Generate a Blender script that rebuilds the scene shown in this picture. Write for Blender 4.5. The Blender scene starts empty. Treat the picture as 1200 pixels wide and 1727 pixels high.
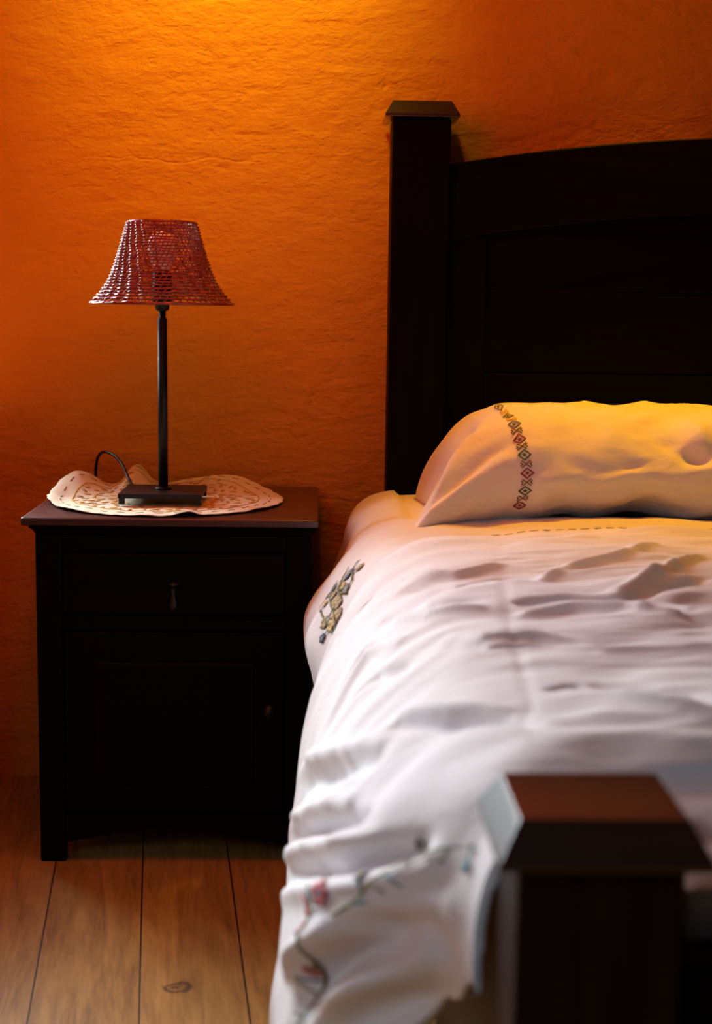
import bpy, bmesh, math, random
from mathutils import Vector, Matrix, noise
random.seed(7)
sc = bpy.context.scene
COL = sc.collection
R = math.radians

# ------------------------------------------------------------------ camera
cd = bpy.data.cameras.new('camera'); cam = bpy.data.objects.new('camera', cd); COL.objects.link(cam)
sc.camera = cam
YAW, PITCH, ROLL = R(1.5309), R(8.1248), R(0.8)
m = Matrix.Rotation(-YAW, 4, 'Z') @ Matrix.Rotation(math.pi/2-PITCH, 4, 'X') @ Matrix.Rotation(ROLL, 4, 'Z')
m.translation = (0, 0, .926)
cam.matrix_world = m
cd.sensor_fit = 'VERTICAL'; cd.sensor_height = 36.0; cd.sensor_width = 25.0
cd.lens = 2400*36/1727
cd.clip_start = .02
cd.dof.use_dof = True; cd.dof.focus_distance = 2.48; cd.dof.aperture_fstop = 4.2

# ------------------------------------------------------------------ colour management, world, lights
sc.view_settings.view_transform = 'Standard'; sc.view_settings.look = 'None'
sc.view_settings.gamma = 1; sc.view_settings.exposure = 0.0; sc.view_settings.use_curve_mapping = False
w = bpy.data.worlds.new('world'); sc.world = w; w.use_nodes = True
w.node_tree.nodes['Background'].inputs[0].default_value = (.78, .88, 1.0, 1)
w.node_tree.nodes['Background'].inputs[1].default_value = 1.0

def light(name, kind, loc, color, energy, size=.1, aim=None, sy=None, spread=None):
    ld = bpy.data.lights.new(name, kind); ld.color = color; ld.energy = energy
    if kind == 'AREA':
        ld.size = size
        if sy: ld.shape = 'RECTANGLE'; ld.size_y = sy
        if spread: ld.spread = R(spread)
    else: ld.shadow_soft_size = size
    if kind == 'SPOT': ld.spot_size = R(spread); ld.spot_blend = 1.0
    o = bpy.data.objects.new(name, ld); COL.objects.link(o); o.location = loc
    if aim: o.rotation_euler = (Vector(aim)-Vector(loc)).to_track_quat('-Z', 'Y').to_euler()
    return o
# daylight entering through the window in the back wall, left of the nightstand, falling towards the foot of the bed
light('window_daylight', 'AREA', (-1.55, 3.95, 1.75), (.80, .95, 1.0), 420, 2.5, aim=(.25, 1.30, .50), sy=2.2, spread=120)
# warm downlight washing the wall over the nightstand
light('wall_wash_light', 'SPOT', (-.20, 2.32, 2.16), (1.0, 1.0, .05), 44.0, .05, aim=(-.20, 2.8, 1.74), spread=72)
light('warm_fill_light', 'POINT', (-.05, 2.20, 2.14), (1.0, .42, .04), 8.0, .06)  # added warm fill for doily, pillow and sheet, not a lamp of its own
# reading spot over the pillow
light('reading_spot_light', 'SPOT', (.62, 2.58, 2.0), (1.0, .45, .0), 85, .05, aim=(.64, 2.33, .6), spread=58)
# added red fill for the back wall; no lamp hangs here
light('red_fill_light', 'POINT', (-.28, 2.08, 1.45), (1.0, .05, .01), 11.0, .30)
# added cool fill from the viewer's side for the duvet shadows; no window there
light('cool_fill_light', 'AREA', (-1.1, -.6, 1.9), (.72, .86, 1.0), 1.4, .8, aim=(.15, 1.25, .35), sy=.8, spread=60)

# ------------------------------------------------------------------ materials
class NT:
    def __init__(s, name, rough=.6, spec=.5, coat=0, coat_rough=.1, metal=0, sheen=0):
        s.m = bpy.data.materials.new(name); s.m.use_nodes = True; s.t = s.m.node_tree
        s.b = s.t.nodes['Principled BSDF']
        s.b.inputs['Roughness'].default_value = rough
        s.b.inputs['Specular IOR Level'].default_value = spec
        s.b.inputs['Coat Weight'].default_value = coat; s.b.inputs['Coat Roughness'].default_value = coat_rough
        s.b.inputs['Metallic'].default_value = metal
        s.b.inputs['Sheen Weight'].default_value = sheen
    def n(s, kind, **kw):
        x = s.t.nodes.new('ShaderNode'+kind)
        for k, v in kw.items():
            if hasattr(x, k) and k not in x.inputs: setattr(x, k, v)
            else: x.inputs[k].default_value = v
        return x
    def l(s, a, b): s.t.links.new(a, b)
    def mat(s): return s.m
    def coord(s, scale=(1,1,1), kind='Object', rot=(0,0,0)):
        tc = s.n('TexCoord'); mp = s.n('Mapping'); mp.inputs['Scale'].default_value = scale; mp.inputs['Rotation'].default_value = rot
        s.l(tc.outputs[kind], mp.inputs[0]); return mp.outputs[0]
    def noise(s, vec, scale, detail=4, rough=.55, dist=0):
        x = s.n('TexNoise'); x.inputs['Scale'].default_value = scale; x.inputs['Detail'].default_value = detail
        x.inputs['Roughness'].default_value = rough; x.inputs['Distortion'].default_value = dist
        s.l(vec, x.inputs['Vector']); return x.outputs['Fac']
    def math(s, op, a, b=None, c=None):
        x = s.n('Math', operation=op)
        for i, v in enumerate((a, b, c)):
            if v is None: continue
            if isinstance(v, (int, float)): x.inputs[i].default_value = v
            else: s.l(v, x.inputs[i])
        return x.outputs[0]
    def ramp(s, fac, stops):
        x = s.n('ValToRGB'); e = x.color_ramp.elements
        while len(e) < len(stops): e.new(.5)
        for i, (p, c) in enumerate(stops): e[i].position = p; e[i].color = (*c, 1)
        s.l(fac, x.inputs[0]); return x.outputs[0]
    def bump(s, h, strength=.3, dist=.002, prev=None):
        x = s.n('Bump'); x.inputs['Strength'].default_value = strength; x.inputs['Distance'].default_value = dist
        s.l(h, x.inputs['Height'])
        if prev: s.l(prev, x.inputs['Normal'])
        return x.outputs[0]
    def fin(s, col=None, nor=None):
        if col is not None:
            if isinstance(col, tuple): s.b.inputs['Base Color'].default_value = (*col, 1)
            else: s.l(col, s.b.inputs['Base Color'])
        if nor is not None: s.l(nor, s.b.inputs['Normal'])
        return s.m

def plain(name, col, **k):
    t = NT(name, **k); return t.fin(col)

def wood_mat(name, dark, mid, axis='Z', rough=.38, coat=.0, spec=.5):
    t = NT(name, rough=rough, coat=coat, spec=spec)
    sc_ = {'X': (2.0, 26, 26), 'Y': (26, 2.0, 26), 'Z': (26, 26, 2.0)}[axis]
    v = t.coord(sc_)
    n = t.noise(v, 1.6, 6, .6, .6)
    col = t.ramp(n, [(.3, dark), (.7, mid)])
    return t.fin(col, t.bump(n, .25, .0006))

def make_wall_mat():
    t = NT('orange_plaster', rough=.62, spec=.25)
    v = t.coord((1, 1, 1))
    big = t.noise(v, 2.2, 3, .5)
    col = t.ramp(big, [(.3, (.68, .235, .016)), (.7, (.78, .285, .020))])
    vs = t.coord((1, 1, 1.7))
    n1 = t.noise(vs, 26, 6, .66, .25)
    n2 = t.noise(vs, 75, 4, .6, .2)
    n3 = t.noise(t.coord((1, 1, 2.6)), 6.5, 3, .55, .6)
    nv = t.noise(v, 9, 3, .5)
    pits = t.math('MINIMUM', t.noise(v, 30, 2, .5, 0), .34)
    z = t.bump(n3, .5, .016)
    a = t.bump(n1, .85, .008, z)
    b = t.bump(n2, .6, .0034, a)
    c = t.bump(pits, .8, .02, b)
    # two long trowel ridges
    tc = t.n('TexCoord'); sx = t.n('SeparateXYZ'); t.l(tc.outputs['Object'], sx.inputs[0])
    wob = t.math('MULTIPLY', t.math('SUBTRACT', nv, .5), .05)
    hs = None
    for z0, x0, x1 in ((1.142, -.75, -.42), (1.205, -.44, -.12)):
        d = t.math('SUBTRACT', sx.outputs[2], z0); d = t.math('ADD', d, wob)
        g = t.math('POWER', 2.718, t.math('MULTIPLY', t.math('MULTIPLY', d, d), -1/(.0022**2)))
        xm = t.math('MULTIPLY', t.math('GREATER_THAN', sx.outputs[0], x0), t.math('LESS_THAN', sx.outputs[0], x1))
        g = t.math('MULTIPLY', g, xm)
        hs = g if hs is None else t.math('ADD', hs, g)
    d_ = t.bump(t.math('MULTIPLY', hs, -1), .4, .0025, c)
    return t.fin(col, d_)

def make_floor_mat():
    t = NT('oak_planks', rough=.45, spec=.4)
    ang = R(6.5)
    tc = t.n('TexCoord'); mp = t.n('Mapping'); mp.vector_type = 'POINT'
    # plank frame: u across, v along (planks run slightly askew of the bed)
    mp.inputs['Rotation'].default_value = (0, 0, -ang)
    t.l(tc.outputs['Object'], mp.inputs[0])
    sx = t.n('SeparateXYZ'); t.l(mp.outputs[0], sx.inputs[0])
    u = t.math('DIVIDE', t.math('ADD', sx.outputs[0], PLANK_OFF), .1475)
    idx = t.math('FLOOR', u); fr = t.math('FRACT', u)
    wn = t.n('TexWhiteNoise', noise_dimensions='1D'); t.l(idx, wn.inputs['W'])
    cb = t.n('CombineXYZ'); t.l(t.math('MULTIPLY', sx.outputs[0], 1.0), cb.inputs[0])
    t.l(t.math('ADD', t.math('MULTIPLY', sx.outputs[1], .09), t.math('MULTIPLY', wn.outputs[0], 9)), cb.inputs[1]); t.l(idx, cb.inputs[2])
    g1 = t.noise(cb.outputs[0], 28, 6, .62, 1.6)
    g2 = t.noise(cb.outputs[0], 160, 3, .6, .3)
    g = t.math('ADD', t.math('MULTIPLY', g1, .7), t.math('MULTIPLY', g2, .3))
    col = t.ramp(g, [(.32, (.26, .125, .030)), (.5, (.46, .25, .065)), (.68, (.62, .36, .10))])
    # tone per plank
    hv = t.n('HueSaturation'); t.l(col, hv.inputs['Color']); t.l(t.math('ADD', t.math('MULTIPLY', wn.outputs[0], .35), .8), hv.inputs['Value'])
    # knot
    kx = t.math('SUBTRACT', sx.outputs[0], KNOT[0]); ky = t.math('SUBTRACT', sx.outputs[1], KNOT[1])
    kn = t.noise(mp.outputs[0], 60, 3, .6, 0)
    dd = t.math('SQRT', t.math('ADD', t.math('POWER', t.math('DIVIDE', kx, .020), 2), t.math('POWER', t.math('DIVIDE', ky, .016), 2)))
    dd = t.math('ADD', dd, t.math('MULTIPLY', t.math('SUBTRACT', kn, .5), 1.6))
    ring = t.math('SINE', t.math('MULTIPLY', dd, 9))
    kmask = t.math('MULTIPLY', t.math('LESS_THAN', dd, 1.15), t.math('ADD', t.math('MULTIPLY', ring, .35), .45))
    mx = t.n('MixRGB'); t.l(kmask, mx.inputs[0]); t.l(hv.outputs[0], mx.inputs[1]); mx.inputs[2].default_value = (.06, .02, .006, 1)
    # seams
    e = t.math('MINIMUM', fr, t.math('SUBTRACT', 1, fr))
    seam = t.math('LESS_THAN', e, .009)
    mx2 = t.n('MixRGB'); t.l(seam, mx2.inputs[0]); t.l(mx.outputs[0], mx2.inputs[1]); mx2.inputs[2].default_value = (.05, .018, .006, 1)
    h = t.math('SUBTRACT', g, t.math('MULTIPLY', seam, 3))
    return t.fin(mx2.outputs[0], t.bump(h, .25, .001))

def make_cloth(name, col, weave=True, rough=.85, crinkle=.0, csc=(9, 22, 22)):
    t = NT(name, rough=rough, spec=.15, sheen=.08)
    v = t.coord((1, 1, 1))
    n = t.noise(v, 420, 2, .5)
    nor = t.bump(n, .18, .0004)
    if crinkle:
        vv = t.coord(csc)
        c = t.noise(vv, 1.0, 6, .62, 1.2)
        nor = t.bump(c, crinkle, .012, nor)
    return t.fin(col, nor)

KNOT = [0, 0]; PLANK_OFF = 0
_ca, _sa = math.cos(R(6.5)), math.sin(R(6.5))
def plank_uv(x, y):     # same rotation as the Mapping node (point rotated by -6.5 degrees)
    return x*_ca + y*_sa, -x*_sa + y*_ca
KNOT = list(plank_uv(-.193, 1.892))
PLANK_OFF = .1475*40 - plank_uv(-.232, 1.788)[0]

M = {}
M['wall'] = make_wall_mat()
M['floor'] = make_floor_mat()
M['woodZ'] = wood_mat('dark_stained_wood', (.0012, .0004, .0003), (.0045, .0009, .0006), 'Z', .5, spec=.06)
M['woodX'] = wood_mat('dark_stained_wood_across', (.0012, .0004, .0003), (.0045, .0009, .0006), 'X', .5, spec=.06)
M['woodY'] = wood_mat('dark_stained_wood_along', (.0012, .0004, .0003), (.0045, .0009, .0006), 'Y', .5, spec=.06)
M['post'] = wood_mat('daylit_post_wood', (.006, .0018, .0008), (.022, .006, .0025), 'Z', .42, spec=.10)  # the dark stained wood, browned for the daylight on the foot posts
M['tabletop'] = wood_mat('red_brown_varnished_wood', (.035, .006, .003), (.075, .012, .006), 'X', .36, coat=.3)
M['capwood'] = wood_mat('brown_varnished_wood', (.018, .005, .0015), (.045, .013, .003), 'X', .34, coat=1.0)
M['railwood'] = wood_mat('brown_rail_wood', (.025, .005, .0015), (.06, .013, .003), 'Y', .45)
M['sheet'] = make_cloth('white_sheet_cotton', (.74, .71, .72), crinkle=.12)
M['duvet'] = make_cloth('white_duvet_cotton', (.76, .745, .765), crinkle=.22, csc=(12, 34, 34))
M['pillow'] = make_cloth('white_pillow_cotton', (.80, .74, .68), crinkle=.28, csc=(12, 20, 24))
M['mattress'] = make_cloth('mattress_ticking', (.6, .56, .5))
M['doily'] = make_cloth('cream_linen', (.90, .85, .64), crinkle=.1, csc=(30, 30, 30))
M['metal'] = plain('black_painted_metal', (.006, .004, .004), rough=.42, spec=.3)
M['cord'] = plain('black_cable', (.012, .006, .006), rough=.35)
M['bulb'] = plain('white_bulb_glass', (.85, .82, .8), rough=.25)
M['brass'] = plain('dark_iron_pull', (.03, .026, .024), rough=.4, metal=.8)
M['winframe'] = plain('white_window_paint', (.7, .7, .68), rough=.5)
M['ceiling'] = plain('low_bounce_dark', (.05, .04, .045), rough=.9)  # near-black so the unseen walls and ceiling bounce little light
TH = {}
for k, c in dict(red=(.26, .015, .02), green=(.03, .09, .045), olive=(.16, .14, .03), blue=(.05, .075, .16), teal=(.05, .20, .26), gold=(.72, .46, .08),
                 pink=(.50, .12, .14), brown=(.16, .07, .03), yellow=(.5, .42, .08), straw=(.50, .36, .12), faded=(.34, .26, .14), grey=(.16, .15, .17)).items():
    TH[k] = plain(k+'_thread', c, rough=.7)

def wicker():
    t = NT('dark_red_wicker', rough=.30, spec=.8, coat=.6, coat_rough=.22)
    v = t.coord((1, 1, 1))
    n = t.noise(v, 90, 3, .6)
    return t.fin(t.ramp(n, [(.3, (.15, .005, .007)), (.7, (.33, .014, .016))]), t.bump(n, .2, .001))
M['wicker'] = wicker()

# ------------------------------------------------------------------ mesh helpers
def link(name, me, mat=None, parent=None):
    o = bpy.data.objects.new(name, me); COL.objects.link(o)
    if mat:
        for x in (mat if isinstance(mat, (list, tuple)) else [mat]): me.materials.append(x)
    if parent: o.parent = parent
    return o
def fromdata(name, vs, fs, mat, parent=None, smooth=True, mi=None):
    me = bpy.data.meshes.new(name); me.from_pydata([tuple(v) for v in vs], [], fs); me.update()
    if smooth:
        for p in me.polygons: p.use_smooth = True
    o = link(name, me, mat, parent)
    if mi:
        for p, i in zip(me.polygons, mi): p.material_index = i
    return o
def tag(o, label=None, cat=None, group=None, kind=None):
    if label: o['label'] = label
    if cat: o['category'] = cat
    if group: o['group'] = group
    if kind: o['kind'] = kind
    return o
def empty(name, loc=(0,0,0)):
    o = bpy.data.objects.new(name, None); COL.objects.link(o); o.location = loc; o.empty_display_size = .1
    bpy.context.view_layer.update(); return o
class BM:
    def __init__(s): s.b = bmesh.new()
    def box(s, x0, x1, y0, y1, z0, z1):
        r = bmesh.ops.create_cube(s.b, size=1)
        for v in r['verts']:
            v.co = Vector((x0+(v.co.x+.5)*(x1-x0), y0+(v.co.y+.5)*(y1-y0), z0+(v.co.z+.5)*(z1-z0)))
        return s
    def prism(s, pts, a0, a1, axis='Y'):
        # pts: outline in the two other axes, extruded along axis
        def mk(p, a): return {'Y': (p[0], a, p[1]), 'X': (a, p[0], p[1]), 'Z': (p[0], p[1], a)}[axis]
        A = [s.b.verts.new(mk(p, a0)) for p in pts]; B = [s.b.verts.new(mk(p, a1)) for p in pts]
        n = len(pts)
        s.b.faces.new(A); s.b.faces.new(B[::-1])
        for i in range(n): s.b.faces.new((A[i], B[i], B[(i+1)%n], A[(i+1)%n]))
        return s
    def rings(s, loops, cap=True):
        L = [[s.b.verts.new(p) for p in lp] for lp in loops]; n = len(L[0])
        for a, b in zip(L, L[1:]):
            for i in range(n): s.b.faces.new((a[i], a[(i+1)%n], b[(i+1)%n], b[i]))
        if cap: s.b.faces.new(L[0][::-1]); s.b.faces.new(L[-1])
        return s
    def lathe(s, prof, cx, cy, seg=32, cap=True):
        return s.rings([[(cx+r*math.cos(2*math.pi*i/seg), cy+r*math.sin(2*math.pi*i/seg), z) for i in range(seg)] for r, z in prof], cap)
    def build(s, name, mat, parent=None, bevel=0, smooth=True, seg=2):
        bmesh.ops.recalc_face_normals(s.b, faces=s.b.faces)
        me = bpy.data.meshes.new(name); s.b.to_mesh(me); s.b.free()
        o = link(name, me, mat, parent)
        if parent: o.matrix_parent_inverse = parent.matrix_world.inverted()
        if smooth:
            for p in me.polygons: p.use_smooth = True
        if bevel:
            md = o.modifiers.new('bevel', 'BEVEL'); md.width = bevel; md.segments = seg; md.limit_method = 'ANGLE'; md.angle_limit = R(30)
            md.harden_normals = True
        elif smooth:
            pass
        return o
def tube(name, pts, r, mat, parent=None, seg=10, rad=None):
    pts = [Vector(p) for p in pts]
    vs, fs = [], []
    up = Vector((0, 0, 1)); prev = None
    for i, p in enumerate(pts):
        d = (pts[min(i+1, len(pts)-1)]-pts[max(i-1, 0)]).normalized()
        a = d.cross(up)
        if a.length < .05: a = d.cross(Vector((1, 0, 0)))
        a.normalize()
        if prev and a.dot(prev) < 0: a = -a
        prev = a; b = d.cross(a)
        rr = rad[i] if rad else r
        for k in range(seg):
            t = 2*math.pi*k/seg; vs.append(p+(a*math.cos(t)+b*math.sin(t))*rr)
    for i in range(len(pts)-1):
        for k in range(seg):
            fs.append((i*seg+k, i*seg+(k+1)%seg, (i+1)*seg+(k+1)%seg, (i+1)*seg+k))
    fs.append(tuple(range(seg))[::-1]); fs.append(tuple((len(pts)-1)*seg+k for k in range(seg)))
    o = fromdata(name, vs, fs, mat, None)
    if parent: o.parent = parent; o.matrix_parent_inverse = parent.matrix_world.inverted()
    return o
def catmull(P, n):
    P = [Vector(p) for p in P]; out = []
    Q = [P[0]*2-P[1]]+P+[P[-1]*2-P[-2]]
    for i in range(1, len(Q)-2):
        for k in range(n):
            t = k/n; a, b, c, d = Q[i-1:i+3]
            out.append(.5*((2*b)+(c-a)*t+(2*a-5*b+4*c-d)*t*t+(3*b-a-3*c+d)*t**3))
    out.append(P[-1]); return out
def sstep(a, b, x):
    t = min(1, max(0, (x-a)/(b-a))); return t*t*(3-2*t)
def interp(tab, x):
    if x <= tab[0][0]: return tab[0][1]
    for (a, va), (b, vb) in zip(tab, tab[1:]):
        if x <= b:
            t = (x-a)/(b-a); t = t*t*(3-2*t); return va+(vb-va)*t
    return tab[-1][1]

FZ = -.022       # floor level
WY = 2.80        # back wall plane
# ------------------------------------------------------------------ room
WX = -1.75
WZ0, WZ1, WXA, WXB = .80, 1.95, -1.55, -.72
wb = BM()
wb.box(WXB, 2.6, WY, WY+.25, FZ-.02, 2.55); wb.box(WX-.25, WXA, WY, WY+.25, FZ-.02, 2.55)
wb.box(WXA, WXB, WY, WY+.25, FZ-.02, WZ0); wb.box(WXA, WXB, WY, WY+.25, WZ1, 2.55)
# unseen low block added under the window to keep daylight off the floor
wb.box(WX, -.69, 2.42, WY, FZ, .70)
tag(wb.build('wall_back', M['wall'], smooth=False), 'orange trowelled plaster wall behind the bed and nightstand', 'wall', kind='structure')
tag(BM().box(WX-.25, 2.85, -1.85, WY+.25, FZ-.05, FZ-.0003).build('floor', M['floor'], smooth=False), 'oak plank floor', 'floor', kind='structure')
tag(BM().box(2.6, 2.85, -1.85, WY+.25, FZ, 2.55).build('wall_right', M['ceiling'], smooth=False), 'wall on the right, darkened to cut bounce light', 'wall', kind='structure')
tag(BM().box(WX, 2.6, -1.85, -1.6, FZ, 2.55).build('wall_front', M['ceiling'], smooth=False), 'wall behind the viewer, darkened to cut bounce light', 'wall', kind='structure')
tag(BM().box(WX-.25, 2.85, -1.85, WY+.25, 2.55, 2.6).build('ceiling', M['ceiling'], smooth=False), 'plain ceiling, darkened to cut bounce light', 'ceiling', kind='structure')
tag(BM().box(WX-.25, WX, -1.85, WY, FZ, 2.55).build('wall_left', M['wall'], smooth=False), 'orange plaster wall on the left', 'wall', kind='structure')
wf = BM()
for a, b, c, d in ((WXA, WXA+.04, WZ0, WZ1), (WXB-.04, WXB, WZ0, WZ1), (WXA, WXB, WZ0, WZ0+.04), (WXA, WXB, WZ1-.04, WZ1), ((WXA+WXB)/2-.015, (WXA+WXB)/2+.015, WZ0, WZ1)):
    wf.box(a, b, WY+.16, WY+.21, c, d)
tag(wf.build('window_1', M['winframe'], smooth=False), 'white casement window', 'window', kind='structure')

# ------------------------------------------------------------------ bed frame
bed = tag(empty('bed', (.85, 1.82, FZ)), 'dark stained wooden bed with capped square posts and arched headboard', 'bed')
PX0, PX1 = .129, .237
RX0, RX1 = 1.563, 1.671      # right hand posts
CXB = (PX0+RX1)/2
def post(x0, x1, y0, y1, z1, wood='post'):
    p = BM().box(x0, x1, y0, y1, FZ, z1-.001).build('post', M[wood], bed, bevel=.004)
    c = BM()
    o = .0145; zt = z1+.030; zc = z1+.005
    lo = [(x0-o, y0-o), (x1+o, y0-o), (x1+o, y1+o), (x0-o, y1+o)]
    up = [(x0, y0), (x1, y0), (x1, y1), (x0, y1)]
    c.rings([[(x, y, z1) for x, y in lo], [(x, y, zc) for x, y in lo], [(x, y, zt) for x, y in up]])
    c = c.build('post_cap', M['capwood'], None, bevel=.0012)
    c.parent = p; c.matrix_parent_inverse = p.matrix_world.inverted()
    return p
bpy.context.view_layer.update()
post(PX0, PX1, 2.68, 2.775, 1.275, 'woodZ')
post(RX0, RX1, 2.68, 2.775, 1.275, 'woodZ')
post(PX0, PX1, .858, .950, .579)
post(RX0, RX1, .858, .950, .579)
# headboard
def arch(x):
    t = (x-CXB)/(CXB-PX1)
    return 1.254-.060*abs(t)**2.0
N = 40
xs = [PX1-.002+(RX0-PX1+.004)*i/N for i in range(N+1)]
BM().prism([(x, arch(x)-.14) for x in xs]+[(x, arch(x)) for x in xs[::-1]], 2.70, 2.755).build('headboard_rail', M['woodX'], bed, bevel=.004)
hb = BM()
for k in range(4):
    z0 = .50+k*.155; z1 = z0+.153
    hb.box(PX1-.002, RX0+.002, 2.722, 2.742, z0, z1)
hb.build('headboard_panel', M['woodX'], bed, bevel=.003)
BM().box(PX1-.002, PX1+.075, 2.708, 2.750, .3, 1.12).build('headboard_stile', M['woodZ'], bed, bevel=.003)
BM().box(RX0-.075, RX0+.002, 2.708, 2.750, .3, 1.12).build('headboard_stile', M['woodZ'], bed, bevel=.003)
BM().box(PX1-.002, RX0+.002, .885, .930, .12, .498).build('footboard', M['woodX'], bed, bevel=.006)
for a, b in ((.150, .178), (1.622, 1.650)):
    BM().box(a, b, .948, 2.682, .06, .455).build('side_rail', M['railwood'], bed, bevel=.004)
sl = BM()
for k in range(10): sl.box(.178, 1.622, 1.02+k*.175, 1.10+k*.175, .33, .348)
sl.build('slats', M['railwood'], bed, bevel=.002)
tag(BM().box(.182, 1.618, .965, 2.672, .3485, .555).build('mattress', M['mattress'], bevel=.04, seg=4), 'mattress under the white bedclothes', 'mattress')

# ------------------------------------------------------------------ bedclothes
def fbm(x, y, z=0, o=4): return noise.fractal(Vector((x, y, z)), .6, 2.1, o)
def profile(pts, step):
    c = catmull([(p[0], 0, p[1]) for p in pts], 24)
    # resample by arc length
    out = [c[0]]; acc = 0
    L = [0]
    for a, b in zip(c, c[1:]): L.append(L[-1]+(b-a).length)
    return c, L
def prof_eval(c, L, s):
    s = max(0, min(L[-1], s))
    lo, hi = 0, len(L)-1
    while hi-lo > 1:
        mid = (lo+hi)//2
        if L[mid] <= s: lo = mid
        else: hi = mid
    t = (s-L[lo])/max(1e-9, L[hi]-L[lo])
    return c[lo].lerp(c[hi], t)
DUV = profile([(-.026, .10), (-.030, .20), (-.022, .29), (-.008, .375), (.018, .455), (.058, .522), (.112, .568), (.175, .590), (.30, .598), (.50, .602), (.80, .604), (1.30, .602), (1.60, .592), (1.69, .56), (1.76, .48), (1.79, .36), (1.79, .25)], .01)
DFT = profile([(.134, .10), (.134, .20), (.133, .29), (.130, .375), (.126, .44), (.128, .50), (.150, .548), (.195, .578), (.30, .592), (.50, .598), (.80, .600), (1.30, .598), (1.60, .592), (1.67, .56), (1.69, .48), (1.70, .36), (1.70, .25)], .01)
SHT = profile([(.006, .325), (-.008, .355), (-.019, .405), (-.013, .447), (.022, .500), (.064, .552), (.110, .582), (.165, .590), (.30, .592), (.50, .592), (.80, .592), (1.30, .592), (1.60, .582), (1.69, .55), (1.75, .48), (1.77, .40), (1.77, .35)], .01)
STROKES = []   # (points [(s,y)...], half width, height) folds sewn into the duvet, in metres along its surface
#STROKES_BEGIN
STROKES = [
    ([(0.63, 1.543), (0.685, 1.56), (0.748, 1.54), (0.803, 1.495)], 0.01, -0.014),
    ([(0.63, 1.506), (0.678, 1.515), (0.731, 1.495), (0.782, 1.461)], 0.009, 0.01),
    ([(0.476, 1.684), (0.527, 1.596), (0.58, 1.562)], 0.009, -0.008),
    ([(0.481, 1.636), (0.531, 1.554), (0.582, 1.531)], 0.008, 0.007),
    ([(0.743, 1.577), (0.813, 1.678), (0.902, 1.816)], 0.012, 0.012),
    ([(0.741, 1.534), (0.815, 1.622), (0.878, 1.675)], 0.012, -0.009),
    ([(0.647, 1.901), (0.623, 1.644), (0.606, 1.464), (0.596, 1.314), (0.587, 1.176), (0.551, 1.08)], 0.005, -0.0016),
    ([(0.471, 1.261), (0.512, 1.204), (0.551, 1.159), (0.572, 1.131)], 0.014, -0.013),
    ([(0.481, 1.278), (0.519, 1.221), (0.563, 1.179)], 0.012, 0.007),
    ([(0.611, 1.215), (0.63, 1.221), (0.644, 1.199), (0.661, 1.179)], 0.008, -0.008),
    ([(0.652, 1.218), (0.683, 1.19), (0.712, 1.156), (0.726, 1.136)], 0.01, -0.01),
    ([(0.652, 1.184), (0.683, 1.148), (0.709, 1.114)], 0.012, 0.008),
    ([(0.527, 1.791), (0.577, 1.76), (0.635, 1.794)], 0.012, 0.009),
    ([(0.517, 1.76), (0.572, 1.698), (0.635, 1.735)], 0.01, -0.008),
    ([(0.666, 1.692), (0.721, 1.76), (0.789, 1.797), (0.854, 1.881)], 0.012, 0.009),
    ([(0.541, 1.433), (0.572, 1.388), (0.62, 1.39), (0.669, 1.359)], 0.01, 0.007),
    ([(0.539, 1.404), (0.57, 1.359), (0.616, 1.359), (0.664, 1.328)], 0.009, -0.007),
    ([(0.479, 1.577), (0.435, 1.647), (0.39, 1.625), (0.349, 1.579)], 0.008, -0.01),
    ([(0.491, 1.523), (0.452, 1.577), (0.406, 1.537), (0.363, 1.503)], 0.012, 0.007),
    ([(0.498, 1.41), (0.455, 1.469), (0.416, 1.483)], 0.01, -0.008),
    ([(0.24, 1.512), (0.31, 1.365), (0.37, 1.227), (0.414, 1.145)], 0.01, -0.014),
    ([(0.204, 1.653), (0.329, 1.357), (0.402, 1.204)], 0.014, 0.008),
    ([(0.265, 1.354), (0.363, 1.142), (0.39, 1.097), (0.414, 1.057)], 0.016, -0.018),
    ([(0.253, 1.348), (0.354, 1.131), (0.382, 1.086), (0.409, 1.041)], 0.018, 0.012),
    ([(0.219, 1.515), (0.356, 1.196), (0.404, 1.105)], 0.016, 0.01),
    ([(0.327, 1.125), (0.341, 1.1), (0.366, 1.06), (0.385, 1.007)], 0.018, 0.008),
    ([(0.334, 1.097), (0.354, 1.057), (0.373, 1.018)], 0.014, -0.007),
    ([(0.253, 1.122), (0.286, 1.108), (0.315, 1.086), (0.339, 1.049)], 0.017, -0.022),
    ([(0.257, 1.103), (0.286, 1.086), (0.315, 1.06), (0.346, 1.024)], 0.02, 0.014),
    ([(0.25, 1.179), (0.293, 1.136), (0.317, 1.111), (0.339, 1.074)], 0.016, 0.012),
    ([(0.284, 1.565), (0.373, 1.359), (0.44, 1.227)], 0.016, -0.009),
    ([(0.265, 1.684), (0.375, 1.399), (0.447, 1.249)], 0.016, 0.008),
    ([(0.255, 1.08), (0.281, 1.057), (0.317, 1.012)], 0.018, -0.01)]
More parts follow.
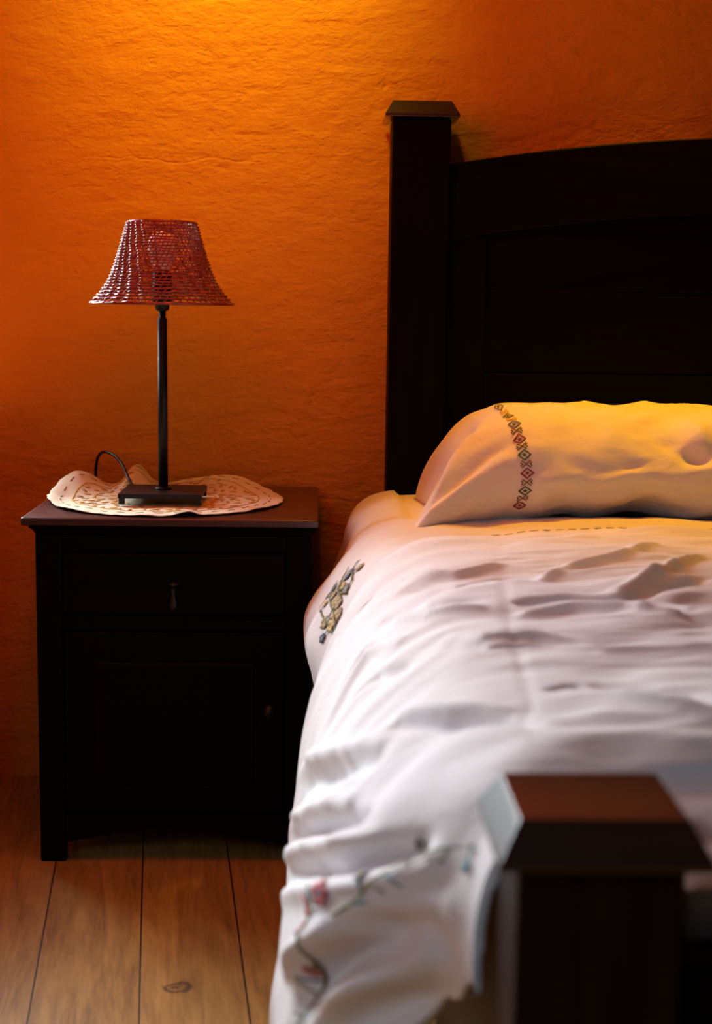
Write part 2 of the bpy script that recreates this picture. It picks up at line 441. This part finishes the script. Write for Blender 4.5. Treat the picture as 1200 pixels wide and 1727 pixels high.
#STROKES_END
def seg_dist(px, py, a, b):
    dx, dy = b[0]-a[0], b[1]-a[1]; L2 = dx*dx+dy*dy
    t = max(0, min(1, ((px-a[0])*dx+(py-a[1])*dy)/L2)) if L2 else 0
    ex, ey = px-(a[0]+dx*t), py-(a[1]+dy*t)
    return ex, ey, t
def stroke_h(s, y):
    h = 0
    for pts, w, hh in STROKES:
        if not (min(p[0] for p in pts)-3*w < s < max(p[0] for p in pts)+3*w and min(p[1] for p in pts)-3*w < y < max(p[1] for p in pts)+3*w): continue
        best = 9; bt = 0; n = len(pts)-1
        for i in range(n):
            ex, ey, t = seg_dist(s, y, pts[i], pts[i+1])
            d = math.hypot(ex, ey)
            if d < best: best = d; bt = (i+t)/n
        taper = math.sin(math.pi*min(1, max(0, .08+.84*bt)))**.6
        q = best/(w*.8)
        h += (1.6 if pts[0][0] < .42 else 1.15)*hh*taper*math.exp(-q*q)
    return h
def duvet_base(s, y):
    a = prof_eval(*DUV, s)
    k = sstep(1.16, .955, y)
    if k > 0: a = a.lerp(prof_eval(*DFT, s), k)
    # the foot end rounds over inside the footboard
    e = sstep(1.10, .965, y)
    z = a.z - .058*e*sstep(.13, .26, a.x)
    # billows of the hanging side
    side = sstep(.56, .30, a.z)*(1 if a.x < .6 else 0)*(1-k)
    x = a.x + side*(.004*math.sin(y*11+.6+a.z*4))
    # towards the head the side tucks in behind the sheet
    return Vector((x, y, z))
def ridged(x, y, z, o=3):
    v = 0; a = 1; 
    for i in range(o):
        v += a*(1-abs(noise.noise(Vector((x, y, z))))*2.2); a *= .5; x *= 2.05; y *= 2.05; z += 7.3
    return v/1.75
def duvet_disp(s, y, a):
    top = sstep(.10, .30, a.x)
    side = 1-top
    wx = s+.04*fbm(s*4, y*4, 3, 2); wy = y+.05*fbm(s*3, y*3, 9, 2)
    h = 0
    h += .010*fbm(wx*3.0, wy*6.0, 1.0, 3)
    h += top*.0085*(ridged(wx*2.6+.5*wy, wy*9.5, 4.0, 3)-.5)
    h += top*.0035*(ridged(wx*7, wy*14, 14.0, 2)-.5)
    h += top*.0022*(ridged(wx*4.5+wy*3, wy*21, 24.0, 2)-.5)
    h += top*.0020*(ridged(wx*14-wy*9, wy*12+wx*3, 41.0, 2)-.6)*sstep(-.1, .4, fbm(s*3, y*3, 50, 1))
    # side: folds fanning down and forward
    ux = s*1.0 - y*.55
    h += side*.004*fbm(s*4.0-y*4.0, (y+s)*1.2, 8.0, 1)
    h += stroke_h(s, y)
    return h
def grid(fn, S, T):
    vs = [fn(s, t) for t in T for s in S]; n = len(S)
    fs = [(j*n+i, j*n+i+1, (j+1)*n+i+1, (j+1)*n+i) for j in range(len(T)-1) for i in range(n-1)]
    return vs, fs
def normal_of(fn, s, t, e=.004):
    a = fn(s+e, t)-fn(s-e, t); b = fn(s, t+e)-fn(s, t-e)
    n = a.cross(b)
    return n.normalized() if n.length > 1e-12 else Vector((0, 0, 1))
def duvet_len(y):        # where the hem starts, measured along the profile
    return interp([(.965, .345), (1.00, .315), (1.06, .25), (1.20, .12), (1.40, .02), (1.5, .0)], y)
def duvet_head(s):       # how far up the bed the duvet reaches
    return interp(HEAD, s)
HEAD = [(0, 1.91), (.24, 1.93), (.34, 1.95), (.40, 1.965), (.44, 1.99), (.505, 2.025), (.56, 2.07), (.65, 2.09), (1.0, 2.10), (3.0, 2.10)]
def duvet_pt(s, y):
    a = duvet_base(s, y)
    n = normal_of(duvet_base, s, y)
    if n.z < 0 and a.x < 1.0 and a.x > .2: n = -n
    edge = sstep(0, .035, duvet_head(s)-y)
    h = duvet_disp(s, y, a)
    p = a+n*(h*(.35+.65*edge)+.012*(edge**.5)-.004)
    return p
SMAX = DUV[1][-1]
def sgrid(u, y):
    s0 = duvet_len(y)
    return s0+(SMAX-s0)*u
NU, NV = 400, 400
U = [(i/NU)**1.45 for i in range(NU+1)]
def duvet_uv(u, v):
    y0 = .80
    s = sgrid(u, 1.5)
    # first guess for the row, then the hem for that row
    y1 = duvet_head(sgrid(u, 1.5)); y = y0+(y1-y0)*v
    s = sgrid(u, y); y1 = duvet_head(s); y = y0+(y1-y0)*v
    p = duvet_pt(s, max(y, .968))
    if y < .968:            # the foot end hangs down inside the footboard
        k = sstep(.14, .19, p.x)*sstep(1.60, 1.50, p.x); d = .968-y
        p.z -= k*(min(d, .034)*.45+max(0, d-.034)*.95); p.y -= sstep(.242, .262, p.x)*k*min(d, .034)*(.9+.1*math.sin(p.x*30))
    return p
vs, fs = grid(duvet_uv, U, [j/NV for j in range(NV+1)])
duvet = fromdata('duvet', vs, fs, M['duvet'])
md = duvet.modifiers.new('thick', 'SOLIDIFY'); md.thickness = .010; md.offset = -1; 
tag(duvet, 'rumpled white embroidered duvet covering most of the bed', 'duvet')

def sheet_base(s, y):
    a = prof_eval(*SHT, s)
    x, z = a.x, a.z
    side = sstep(.57, .45, z)*(1 if x < .6 else 0)
    x += side*(sstep(2.30, 2.42, y)*.040 + sstep(2.10, 1.97, y)*.030 + .004*math.sin(y*24))
    z -= .014*sstep(2.03, 1.93, y)
    # soft roll across the bed in front of the pillow
    if x > .15: z += .012*sstep(.25, .40, x)*math.exp(-((y-2.19)/.055)**2) - .010*sstep(2.28, 2.34, y)
    return Vector((x, y, z))
def sheet_pt(s, y):
    a = sheet_base(s, y); n = normal_of(sheet_base, s, y)
    h = .006*fbm(s*5, y*5, 2, 3) + .003*(ridged(s*5, y*7, 5, 2)-.5)
    return a+n*h
SSM = SHT[1][-1]
vs, fs = grid(lambda u, v: sheet_pt(u*SSM, 1.86+.80*v), [(i/170)**1.3 for i in range(171)], [j/110 for j in range(111)])
sheet = fromdata('bed_sheet', vs, fs, M['sheet'])
md = sheet.modifiers.new('thick', 'SOLIDIFY'); md.thickness = .003; md.offset = -1
tag(sheet, 'white sheet with stitched flowers hanging over the bed side below the pillow', 'sheet')

# pillow ------------------------------------------------------------
PL0, PL1 = .150, 1.03
def pillow_pt(u, a):
    """u along the pillow (m from left end), a angle around it"""
    L = PL1-PL0
    q = min(u, L-u)/.20
    e = (1-(1-min(1, max(0, q)))**2.2)**.62 if q < 1 else 1.0        # thickness swell from the ends
    ca, sa = math.cos(a), math.sin(a)
    cx = abs(ca)**.75*(1 if ca > 0 else -1)
    cz = abs(sa)**.95*(1 if sa > 0 else -1)
    D = .205-.018*math.sin(math.pi*min(1, max(0, q)))*(1 if q < 1 else 0)
    T = .078*e
    yc = 2.410; 
    # corners: the side edge is drawn in between the two corners, the front corner reaches out
    side = 1-abs(cx)
    e = e**(1+1.5*max(0, -cx)**3)
    x = PL0+u
    k = max(0, 1-u/.16)
    x += .030*k*(.5+.5*cx)+.060*k*side*side
    y = yc + D*cx
    zt = T*cz
    z = .588 + .084*e + zt*(1.0 if cz > 0 else .92)
    z += .016*e*sa
    # lean: the back half is propped up on the headboard
    z += .012*e*cx
    if k > 0: z -= .004*k
    if cx < 0 and sa < .35:      # the front seam lifts off the sheet in two places
        z += sstep(.35, -.3, sa)*sstep(0, -.7, cx)*(.022*math.exp(-((x-.515)/.055)**2)+.012*math.exp(-((x-.40)/.04)**2))
    return Vector((x, y, z))
def pillow_n(u, a):
    d = .004
    n = (pillow_pt(u+d, a)-pillow_pt(u-d, a)).cross(pillow_pt(u, a+.02)-pillow_pt(u, a-.02))
    if n.length < 1e-9: return Vector((0, 0, 1))
    n.normalize()
    return n
def pillow_disp(u, a):
    h = .007*fbm(u*6, a*1.1, 4, 3)
    w = sstep(.18, .35, u)
    h += .0035*(ridged(u*11, a*1.9, 12.0, 3)-.5)*sstep(.05, .2, u)
    # creases radiating from a pinch on top
    h += w*.009*(ridged(u*7+a*.8, a*1.4+u*3, 2.0, 3)-.5)
    for (uu, aa, du, da, r, hh) in PFOLD:
        # short valley from (uu,aa) in direction (du,da)
        L2 = du*du+da*da*.012
        px, py = u-uu, (a-aa)
        t = max(0, min(1, (px*du+py*da*.012)/L2))
        d = math.hypot(px-du*t, (py-da*t)*.11)
        h += hh*math.exp(-(d/r)**2)*math.sin(math.pi*(.1+.8*t))
    # flap edge close to the mouth
    return h
PFOLD = [(.012, 3.0, .085, -1.2, .020, .014), (.03, 2.0, .05, -.5, .02, -.010), (.38, 2.2, .10, .65, .016, -.012), (.45, 2.0, .02, .8, .014, .010), (.34, 2.45, .20, .35, .018, -.010), (.52, 1.9, .06, .9, .016, -.012),
         (.60, 2.1, .05, .8, .018, .010), (.30, 2.9, .22, -.3, .020, -.008), (.44, 3.0, .16, -.5, .018, .010), (.02, 2.9, .13, -.12, .012, .009),
         (.01, 2.75, .16, -.35, .012, -.010), (.56, 3.2, .14, -.3, .018, -.010)]
def pillow_surf(u, a, off=0):
    n = pillow_n(u, a)
    e = sstep(0, .03, u)
    return pillow_pt(u, a)+n*(pillow_disp(u, a)*e*PSIGN+off*PSIGN)
# orientation of the normal
c_ = pillow_pt(.4, math.pi/2); PSIGN = 1 if pillow_n(.4, math.pi/2).z > 0 else -1
L = PL1-PL0
US = [L*(.5-.5*math.cos(math.pi*i/150)) for i in range(151)]
AS = [2*math.pi*j/120 for j in range(120)]
vs = [pillow_surf(u, a) for u in US for a in AS]; n = 120
fs = [(i*n+j, i*n+(j+1)%n, (i+1)*n+(j+1)%n, (i+1)*n+j) for i in range(150) for j in range(n)]
fs.append(tuple(range(n))); fs.append(tuple(150*n+j for j in range(n))[::-1])
pillow = fromdata('pillow', vs, fs, M['pillow'])
tag(pillow, 'long white pillow with an embroidered band, lying against the headboard', 'pillow')

# embroidery --------------------------------------------------------
class Stitch:
    """thin ribbons of thread laid on a surface surf(a,b)->point, with nrm"""
    def __init__(s, surf, off=.0012): s.surf, s.off, s.vs, s.fs, s.mi, s.mats = surf, off, [], [], [], []
    def col(s, c):
        if c not in s.mats: s.mats.append(c)
        return s.mats.index(c)
    def pt(s, a, b):
        e = .0015
        p = s.surf(a, b); n = (s.surf(a+e, b)-p).cross(s.surf(a, b+e*s.bs)-p)
        n = n.normalized() if n.length > 1e-12 else Vector((0, 0, 1))
        return p+n*s.off*s.sg
    bs = 1; sg = 1; asp = 1.0     # bs: unit of b; asp: b metres per unit
    def line(s, pts, w, c, sub=4):
        """pts in (a,b) with b in metres/asp"""
        ci = s.col(c); P = []
        for (a, b), (a2, b2) in zip(pts, pts[1:]):
            for k in range(sub): P.append((a+(a2-a)*k/sub, b+(b2-b)*k/sub))
        P.append(pts[-1]); base = len(s.vs)
        for i, (a, b) in enumerate(P):
            q = P[min(i+1, len(P)-1)]; r = P[max(i-1, 0)]
            dx, dy = q[0]-r[0], (q[1]-r[1])*s.asp; l = math.hypot(dx, dy) or 1
            nx, ny = -dy/l*w/2, dx/l*w/2/s.asp
            s.vs += [s.pt(a+nx, b+ny), s.pt(a-nx, b-ny)]
        for i in range(len(P)-1):
            s.fs.append((base+2*i, base+2*i+1, base+2*i+3, base+2*i+2)); s.mi.append(ci)
    def blob(s, a, b, r, c, n=8, r2=None, rot=0):
        ci = s.col(c); base = len(s.vs); r2 = r2 or r
        s.vs.append(s.pt(a, b))
        for k in range(n):
            t = 2*math.pi*k/n; x, y = r*math.cos(t), r2*math.sin(t)
            s.vs.append(s.pt(a+x*math.cos(rot)-y*math.sin(rot), b+(x*math.sin(rot)+y*math.cos(rot))/s.asp))
        for k in range(n): s.fs.append((base, base+1+k, base+1+(k+1)%n)); s.mi.append(ci)
    def build(s, name, parent):
        o = fromdata(name, s.vs, s.fs, [TH[c] for c in s.mats], parent, mi=s.mi)
        md = o.modifiers.new('thread', 'SOLIDIFY'); md.thickness = .0006; md.offset = 0
        return o

# pillow band
ps = Stitch(lambda u, a: pillow_surf(u, a), .0016)
ps.asp = .13; ps.sg = 1
ps.bs = 1/.13
_p = ps.surf(.15, 2.4); _n = (ps.surf(.152, 2.4)-_p).cross(ps.surf(.15, 2.41)-_p)
ps.sg = 1 if _n.dot(Vector((0, -1, .5))) > 0 else -1
BU = .155
def band_u(a): return BU+.012*math.sin((a-1.6)*2.0)+.022*sstep(2.2, 3.3, a)
a = 1.48; i = 0
cols = ['olive', 'gold', 'olive', 'gold', 'grey', 'brown', 'red', 'brown', 'green', 'brown', 'red', 'brown', 'green', 'brown', 'red', 'brown', 'green']
while a < 3.6:
    c = cols[min(i, len(cols)-1)]; u = band_u(a+.05); st = .145
    if i % 2 == 0:      # diamond with eye
        r = .0095; dA = .0105/.13
        ps.line([(u-r, a+.062), (u, a+.062-dA), (u+r, a+.062), (u, a+.062+dA), (u-r, a+.062)], .0026, c, 2)
        ps.blob(u, a+.062, .0030, c)
    else:               # cross stitch with hooks
        for sx in (-1, 1):
            ps.line([(u-.007*sx, a+.005), (u, a+.06), (u+.007*sx, a+.115)], .0018, c, 2)
            ps.line([(u+.0085*sx, a+.03), (u+.006*sx, a+.06), (u+.0085*sx, a+.09)], .0018, c, 2)
    a += st; i += 1
ps.build('embroidered_band', pillow)

# duvet stitching
ds = Stitch(duvet_pt, .0022); ds.bs = 1
_p = duvet_pt(1.0, 1.6); _n = (duvet_pt(1.01, 1.6)-_p).cross(duvet_pt(1.0, 1.61)-_p); ds.sg = 1 if _n.z > 0 else -1
s_ = .66
k = 0
while s_ < 1.55:
    yb = duvet_head(s_)-.016
    ds.line([(s_, yb), (s_+.012, yb+.002)], .0032, 'olive' if k % 3 else 'brown', 2)
    if k % 4 == 0: ds.line([(s_+.004, yb+.004), (s_+.010, yb+.008)], .0025, 'brown', 1)
    s_ += .019; k += 1
ds.build('stitched_border', duvet)
ds = Stitch(duvet_pt, .0022); _p = duvet_pt(1.0, 1.6); _n = (duvet_pt(1.01, 1.6)-_p).cross(duvet_pt(1.0, 1.61)-_p); ds.sg = 1 if _n.z > 0 else -1
def flower(st, a, b, r, c1, c2):
    for k in range(5):
        t = 2*math.pi*k/5+.3; st.blob(a+r*.62*math.cos(t), b+r*.62*math.sin(t)/st.asp, r*.45, c1, 7)
    st.blob(a, b, r*.3, c2, 6)
def spray(st, path, seed, wl=.0026, big=.012, cols=('red', 'blue', 'yellow', 'teal', 'pink')):
    rnd = random.Random(seed)
    st.line(path, wl, 'olive', 5)
    for (a, b), (a2, b2) in zip(path, path[1:]):
        n = max(2, int(math.hypot(a2-a, b2-b)/.016))
        for k in range(n):
            t = (k+rnd.random()*.5)/n; x, y = a+(a2-a)*t, b+(b2-b)*t
            ang = rnd.random()*6.28; l = .008+rnd.random()*.010
            st.line([(x, y), (x+math.cos(ang)*l, y+math.sin(ang)*l)], wl*.8, rnd.choice(['olive', 'green', 'teal']), 2)
            if rnd.random() < .55: flower(st, x+math.cos(ang)*l*1.3, y+math.sin(ang)*l*1.3, big*(.4+.5*rnd.random()), rnd.choice(cols), 'yellow')
#SPRAYS_BEGIN
spray(ds, [(0.435, 1.004), (0.423, 1.032), (0.404, 1.052), (0.382, 1.074), (0.361, 1.083), (0.341, 1.1)], 3, .0018, .007, ('teal', 'pink', 'grey', 'teal'))
spray(ds, [(0.346, 1.139), (0.32, 1.125), (0.296, 1.122), (0.262, 1.122), (0.231, 1.125)], 5, .0018, .009, ('teal', 'pink', 'yellow', 'gold', 'red'))
flower(ds, 0.349, 1.12, .010, 'pink', 'teal'); flower(ds, 0.325, 1.151, .010, 'pink', 'red')
ds.build('flower_embroidery', duvet)
ss_ = Stitch(sheet_pt, .0022)
_p = sheet_pt(1.0, 2.4); _n = (sheet_pt(1.01, 2.4)-_p).cross(sheet_pt(1.0, 2.41)-_p); ss_.sg = 1 if _n.z > 0 else -1
spray(ss_, [(0.216, 2.073), (0.192, 2.034), (0.176, 2.014), (0.156, 1.986), (0.154, 1.873), (0.154, 1.777)], 8, .0026, .015, ('faded', 'grey', 'grey', 'straw'))
flower(ss_, 0.192, 2.034, .013, 'faded', 'straw'); flower(ss_, 0.154, 1.777, .011, 'red', 'blue'); flower(ss_, 0.154, 1.873, .012, 'blue', 'blue')
spray(ss_, [(0.226, 1.946), (0.202, 1.935), (0.185, 1.881), (0.171, 1.831)], 21, .0026, .016, ('grey', 'blue', 'straw', 'faded'))
for k_, (a_, b_) in enumerate((((.20, 2.03), (.235, 2.13)), ((.17, 2.00), (.20, 2.12)), ((.215, 2.02), (.175, 2.15)), ((.15, 1.97), (.165, 2.08)), ((.235, 2.03), (.255, 2.10)))):
    spray(ss_, [a_, b_], 30+k_, .0030, .013, ('grey', 'faded', 'straw', 'blue'))
ss_.build('flower_embroidery', sheet)
#SPRAYS_END

# ------------------------------------------------------------------ nightstand
NX0, NX1, NY0, NY1 = -.470, -.010, 2.350, 2.740
ns = tag(empty('nightstand', (-.24, 2.55, FZ)), 'dark stained wooden nightstand with a drawer and a door, left of the bed', 'nightstand')
ZT = .5775
def prt(bm, name, mat, parent=ns, bevel=.002):
    o = bm.build(name, mat, None, bevel=bevel); o.parent = parent; o.matrix_parent_inverse = parent.matrix_world.inverted(); return o
tp = BM()
tp.rings([[(x, y, z) for x, y in ((-.492+i, 2.340+i), (.000-i, 2.340+i), (.000-i, 2.785-i*.5), (-.492+i, 2.785-i*.5))] for z, i in ((.5625, .004), (.5645, 0), (.5750, 0), (ZT, .003))])
prt(tp, 'tabletop', M['tabletop'])
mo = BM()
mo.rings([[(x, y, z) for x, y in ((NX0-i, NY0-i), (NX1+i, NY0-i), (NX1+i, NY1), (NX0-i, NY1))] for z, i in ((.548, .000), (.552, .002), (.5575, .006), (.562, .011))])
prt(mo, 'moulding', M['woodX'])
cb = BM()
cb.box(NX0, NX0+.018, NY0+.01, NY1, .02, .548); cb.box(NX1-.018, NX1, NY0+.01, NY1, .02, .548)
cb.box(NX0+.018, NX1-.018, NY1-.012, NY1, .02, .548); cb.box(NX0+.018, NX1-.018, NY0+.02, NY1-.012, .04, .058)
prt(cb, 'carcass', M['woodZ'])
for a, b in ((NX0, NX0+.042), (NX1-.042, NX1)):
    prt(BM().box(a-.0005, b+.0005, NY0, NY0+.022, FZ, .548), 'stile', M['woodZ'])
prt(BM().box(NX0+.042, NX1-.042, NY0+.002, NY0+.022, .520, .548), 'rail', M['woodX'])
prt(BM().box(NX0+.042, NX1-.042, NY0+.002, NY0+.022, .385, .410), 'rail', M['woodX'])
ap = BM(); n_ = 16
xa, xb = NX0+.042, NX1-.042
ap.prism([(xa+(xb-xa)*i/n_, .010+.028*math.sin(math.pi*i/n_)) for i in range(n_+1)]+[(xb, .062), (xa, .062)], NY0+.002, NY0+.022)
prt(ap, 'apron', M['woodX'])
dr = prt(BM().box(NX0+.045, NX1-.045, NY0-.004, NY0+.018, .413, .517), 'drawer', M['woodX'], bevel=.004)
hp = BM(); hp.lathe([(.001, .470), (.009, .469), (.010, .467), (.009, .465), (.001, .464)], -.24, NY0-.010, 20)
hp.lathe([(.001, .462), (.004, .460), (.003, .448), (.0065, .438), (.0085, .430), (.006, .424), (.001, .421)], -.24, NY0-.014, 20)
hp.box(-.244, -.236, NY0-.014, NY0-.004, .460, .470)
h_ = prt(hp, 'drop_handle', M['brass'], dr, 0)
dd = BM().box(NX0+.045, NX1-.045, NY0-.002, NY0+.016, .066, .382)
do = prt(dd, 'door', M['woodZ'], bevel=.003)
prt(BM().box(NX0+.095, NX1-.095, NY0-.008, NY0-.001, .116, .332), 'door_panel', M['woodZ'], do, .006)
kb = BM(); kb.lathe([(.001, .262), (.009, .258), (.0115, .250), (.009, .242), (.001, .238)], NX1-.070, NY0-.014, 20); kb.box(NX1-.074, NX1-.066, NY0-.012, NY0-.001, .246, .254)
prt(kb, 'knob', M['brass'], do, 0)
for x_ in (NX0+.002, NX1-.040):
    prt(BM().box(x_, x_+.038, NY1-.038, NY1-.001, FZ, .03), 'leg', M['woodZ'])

# ------------------------------------------------------------------ doily
DC = (-.275, 2.562); DRX, DRY = .209, .212
LIFT = []
def doily_pt(r, t):
    """r 0..1 (1 = scalloped hem), t angle"""
    sc_ = 1+.014*abs(math.sin(t*15))**.7*sstep(.86, 1, r)
    x = DC[0]+DRX*r*sc_*math.cos(t); y = DC[1]+DRY*r*sc_*math.sin(t)
    z = ZT+.0025
    # small drape folds near the hem
    z += .0045*sstep(.55, 1, r)*max(0, fbm(math.cos(t)*2.2+4, math.sin(t)*2.2, 2, 2))
    z += .0012*fbm(x*40, y*40, 1, 2)*sstep(0, .3, r)
    # hem curls up behind on the left, and in a second wave beside the cord
    g = math.exp(-((x+.450)/.034)**2)*sstep(2.55, 2.66, y); z += .034*g
    g = math.exp(-((x+.352)/.024)**2)*sstep(2.60, 2.75, y); z += .040*g
    g = math.exp(-((x+.17)/.085)**2)*sstep(2.60, 2.74, y); z += .022*g
    g = math.exp(-((x+.478)/.022)**2)*sstep(.8, 1, r); z += .008*g
    # wave lifting the front hem
    g = math.exp(-((x+.219)/.016)**2)*sstep(2.42, 2.355, y); z += .0075*g
    if y < 2.343: z = min(z, ZT+.002)
    return Vector((x, y, z))
nr, nt = 60, 300
vs = [doily_pt(0, 0)]+[doily_pt((i+1)/nr, 2*math.pi*j/nt) for i in range(nr) for j in range(nt)]
fs = [(0, 1+j, 1+(j+1)%nt) for j in range(nt)]
fs += [(1+i*nt+j, 1+(i+1)*nt+j, 1+(i+1)*nt+(j+1)%nt, 1+i*nt+(j+1)%nt) for i in range(nr-1) for j in range(nt)]
doily = fromdata('doily', vs, fs, M['doily'])
md = doily.modifiers.new('thick', 'SOLIDIFY'); md.thickness = .0012; md.offset = 1
tag(doily, 'cream round doily with gold embroidery and wavy edge on the nightstand', 'doily')
def doily_xy(x, y):
    dx, dy = (x-DC[0])/DRX, (y-DC[1])/DRY
    return doily_pt(min(.985, math.hypot(dx, dy)), math.atan2(dy, dx))
de = Stitch(doily_xy, .0018); _p = doily_xy(-.2, 2.5); _n = (doily_xy(-.19, 2.5)-_p).cross(doily_xy(-.2, 2.51)-_p); de.sg = 1 if _n.z > 0 else -1
rnd = random.Random(4)
for k in range(56):       # ring of gold leaves and knots
    t = 2*math.pi*k/56
    for rr in (.48, .57, .66, .74):
        a_ = t+rnd.uniform(-.05, .05); q = rr+rnd.uniform(-.04, .04)
        if rnd.random() < .18: continue
        de.blob(DC[0]+DRX*q*math.cos(a_), DC[1]+DRY*q*math.sin(a_), .0075, rnd.choice(['gold', 'gold', 'gold', 'gold', 'straw']), 8, .0034, rnd.random()*3.14)
for rr, c, w_ in ((.43, 'gold', .0022), (.80, 'gold', .0020), (.90, 'faded', .0016)):
    for k in range(72):
        if rr == .90 and k % 2: continue
        t0, t1 = 2*math.pi*k/72, 2*math.pi*(k+.9)/72
        de.line([(DC[0]+DRX*rr*math.cos(t0), DC[1]+DRY*rr*math.sin(t0)), (DC[0]+DRX*rr*math.cos(t1), DC[1]+DRY*rr*math.sin(t1))], w_, c, 2)
de.build('embroidery', doily)

# ------------------------------------------------------------------ table lamp
LX, LY = -.276, 2.520
ZB = ZT+.007
lamp = tag(empty('table_lamp', (LX, LY, ZB)), 'small table lamp with dark red wicker bell shade on a thin black pole', 'lamp')
bs_ = BM(); bs_.box(-.347, -.203, 2.450, 2.586, ZB+.011, ZB+.019)
prt(bs_, 'base', M['metal'], lamp, .0012)
for x_ in (-.346, -.214):
    for y_ in (2.452, 2.573):
        prt(BM().box(x_, x_+.010, y_, y_+.011, ZB, ZB+.0112), 'foot', M['metal'], lamp, .0008)
pl = BM(); pl.lathe([(.0085, ZB+.018), (.0085, .905), (.006, .906), (.006, .985), (.001, .986)], LX, LY, 24)
prt(pl, 'pole', M['metal'], lamp, 0)
pc = BM(); pc.lathe([(.001, ZB+.0185), (.015, ZB+.0188), (.0145, ZB+.022), (.009, ZB+.024)], LX, LY, 24)
prt(pc, 'collar', M['metal'], lamp, 0)
so = BM(); so.lathe([(.0095, .918), (.0125, .922), (.0125, .930), (.0175, .932), (.0175, .985), (.010, .988)], LX, LY, 24)
prt(so, 'socket', M['metal'], lamp, 0)
bu = BM(); bu.lathe([(.001, .984), (.012, .984), (.014, .992), (.022, 1.008), (.0265, 1.024), (.024, 1.040), (.016, 1.050), (.001, 1.055)], LX, LY, 24)
prt(bu, 'bulb', M['bulb'], lamp, 0)
# woven shade: stakes plus rows of wicker passing over and under
SPROF = [(.9305, .1235), (.937, .1165), (.948, .106), (.965, .0945), (.985, .0850), (1.010, .0765), (1.035, .0690), (1.055, .0632), (1.069, .0590)]
def srad(z): 
    for (a, ra), (b, rb) in zip(SPROF, SPROF[1:]):
        if z <= b: t = (z-a)/(b-a); return ra+(rb-ra)*max(0, t)
    return SPROF[-1][1]
NS = 58
vs, fs = [], []
def add_tube(P, r, seg, closed):
    n = len(P); base = len(vs)
    for i in range(n):
        p = P[i]; a_ = P[(i-1) % n] if closed else P[max(i-1, 0)]; b_ = P[(i+1) % n] if closed else P[min(i+1, n-1)]
        d = (b_-a_).normalized(); o_ = Vector((p.x-LX, p.y-LY, 0)).normalized(); o_ = (o_-d*o_.dot(d)).normalized(); q = d.cross(o_)
        rr = r(i) if callable(r) else r
        for k in range(seg):
            t = 2*math.pi*k/seg; vs.append(p+(o_*math.cos(t)+q*math.sin(t))*rr)
    for i in range(n if closed else n-1):
        j = (i+1) % n
        for k in range(seg): fs.append((base+i*seg+k, base+i*seg+(k+1)%seg, base+j*seg+(k+1)%seg, base+j*seg+k))
zz = []
z_ = .9315; 
NR = 27
for i in range(NR):
    f_ = i/(NR-1); zz.append(.9315+(1.0675-.9315)*f_**.93)
for i, z in enumerate(zz):
    P = []; n_ = NS*4; r0 = srad(z); ph = (i % 4)*.25 + i*.0
    amp = .0020 if r0 < .09 else .0021
    for k in range(n_):
        t = 2*math.pi*k/n_
        off = amp*math.sin(NS/2*(t+.9*(1-(z-.932)/.136)) + math.pi*.5*i + .35*math.sin(5*t+i)) 
        rr = r0+off; zw = z+.0007*math.sin(9*t+i*1.7)
        P.append(Vector((LX+rr*math.cos(t), LY+rr*math.sin(t), zw)))
    add_tube(P, .0016 if r0 < .1 else .0019, 6, True)
for s_i in range(NS):
    P = []
    for k in range(26):
        f_ = k/25; z = .932+(1.068-.932)*f_; t = 2*math.pi*s_i/NS-.9*(1-f_)
        P.append(Vector((LX+srad(z)*math.cos(t), LY+srad(z)*math.sin(t), z)))
    add_tube(P, .0011, 5, False)
sh = fromdata('lamp_shade', vs, fs, M['wicker']); sh.parent = lamp; sh.matrix_parent_inverse = lamp.matrix_world.inverted()
for nm, z, r_, rt in (('top_rim', 1.0695, .0592, .0018), ('bottom_rim', .9300, .1235, .0020)):
    vs, fs = [], []
    add_tube([Vector((LX+r_*math.cos(2*math.pi*k/96), LY+r_*math.sin(2*math.pi*k/96), z)) for k in range(96)], rt, 8, True)
    r_o = fromdata(nm, vs, fs, M['wicker']); r_o.parent = sh; r_o.matrix_parent_inverse = sh.matrix_world.inverted()
vs, fs = [], []
for k in range(3):
    t = 2*math.pi*k/3+.4
    add_tube([Vector((LX+.012*math.cos(t), LY+.012*math.sin(t), .988)), Vector((LX+.035*math.cos(t), LY+.035*math.sin(t), .995)), Vector((LX+.058*math.cos(t), LY+.058*math.sin(t), 1.068))], .001, 6, False)
sp_ = fromdata('shade_carrier', vs, fs, M['metal']); sp_.parent = lamp; sp_.matrix_parent_inverse = lamp.matrix_world.inverted()
cp = catmull([(-.335, 2.580, ZB+.014), (-.343, 2.600, ZB+.018), (-.352, 2.625, ZB+.026), (-.366, 2.652, ZB+.047), (-.386, 2.680, ZB+.062), (-.408, 2.705, ZB+.066), (-.424, 2.730, ZB+.052), (-.432, 2.755, ZB+.020), (-.434, 2.783, ZB-.02), (-.436, 2.789, ZB-.10), (-.436, 2.789, .30)], 8)
tube('power_cord', cp, .0030, M['cord'], lamp)
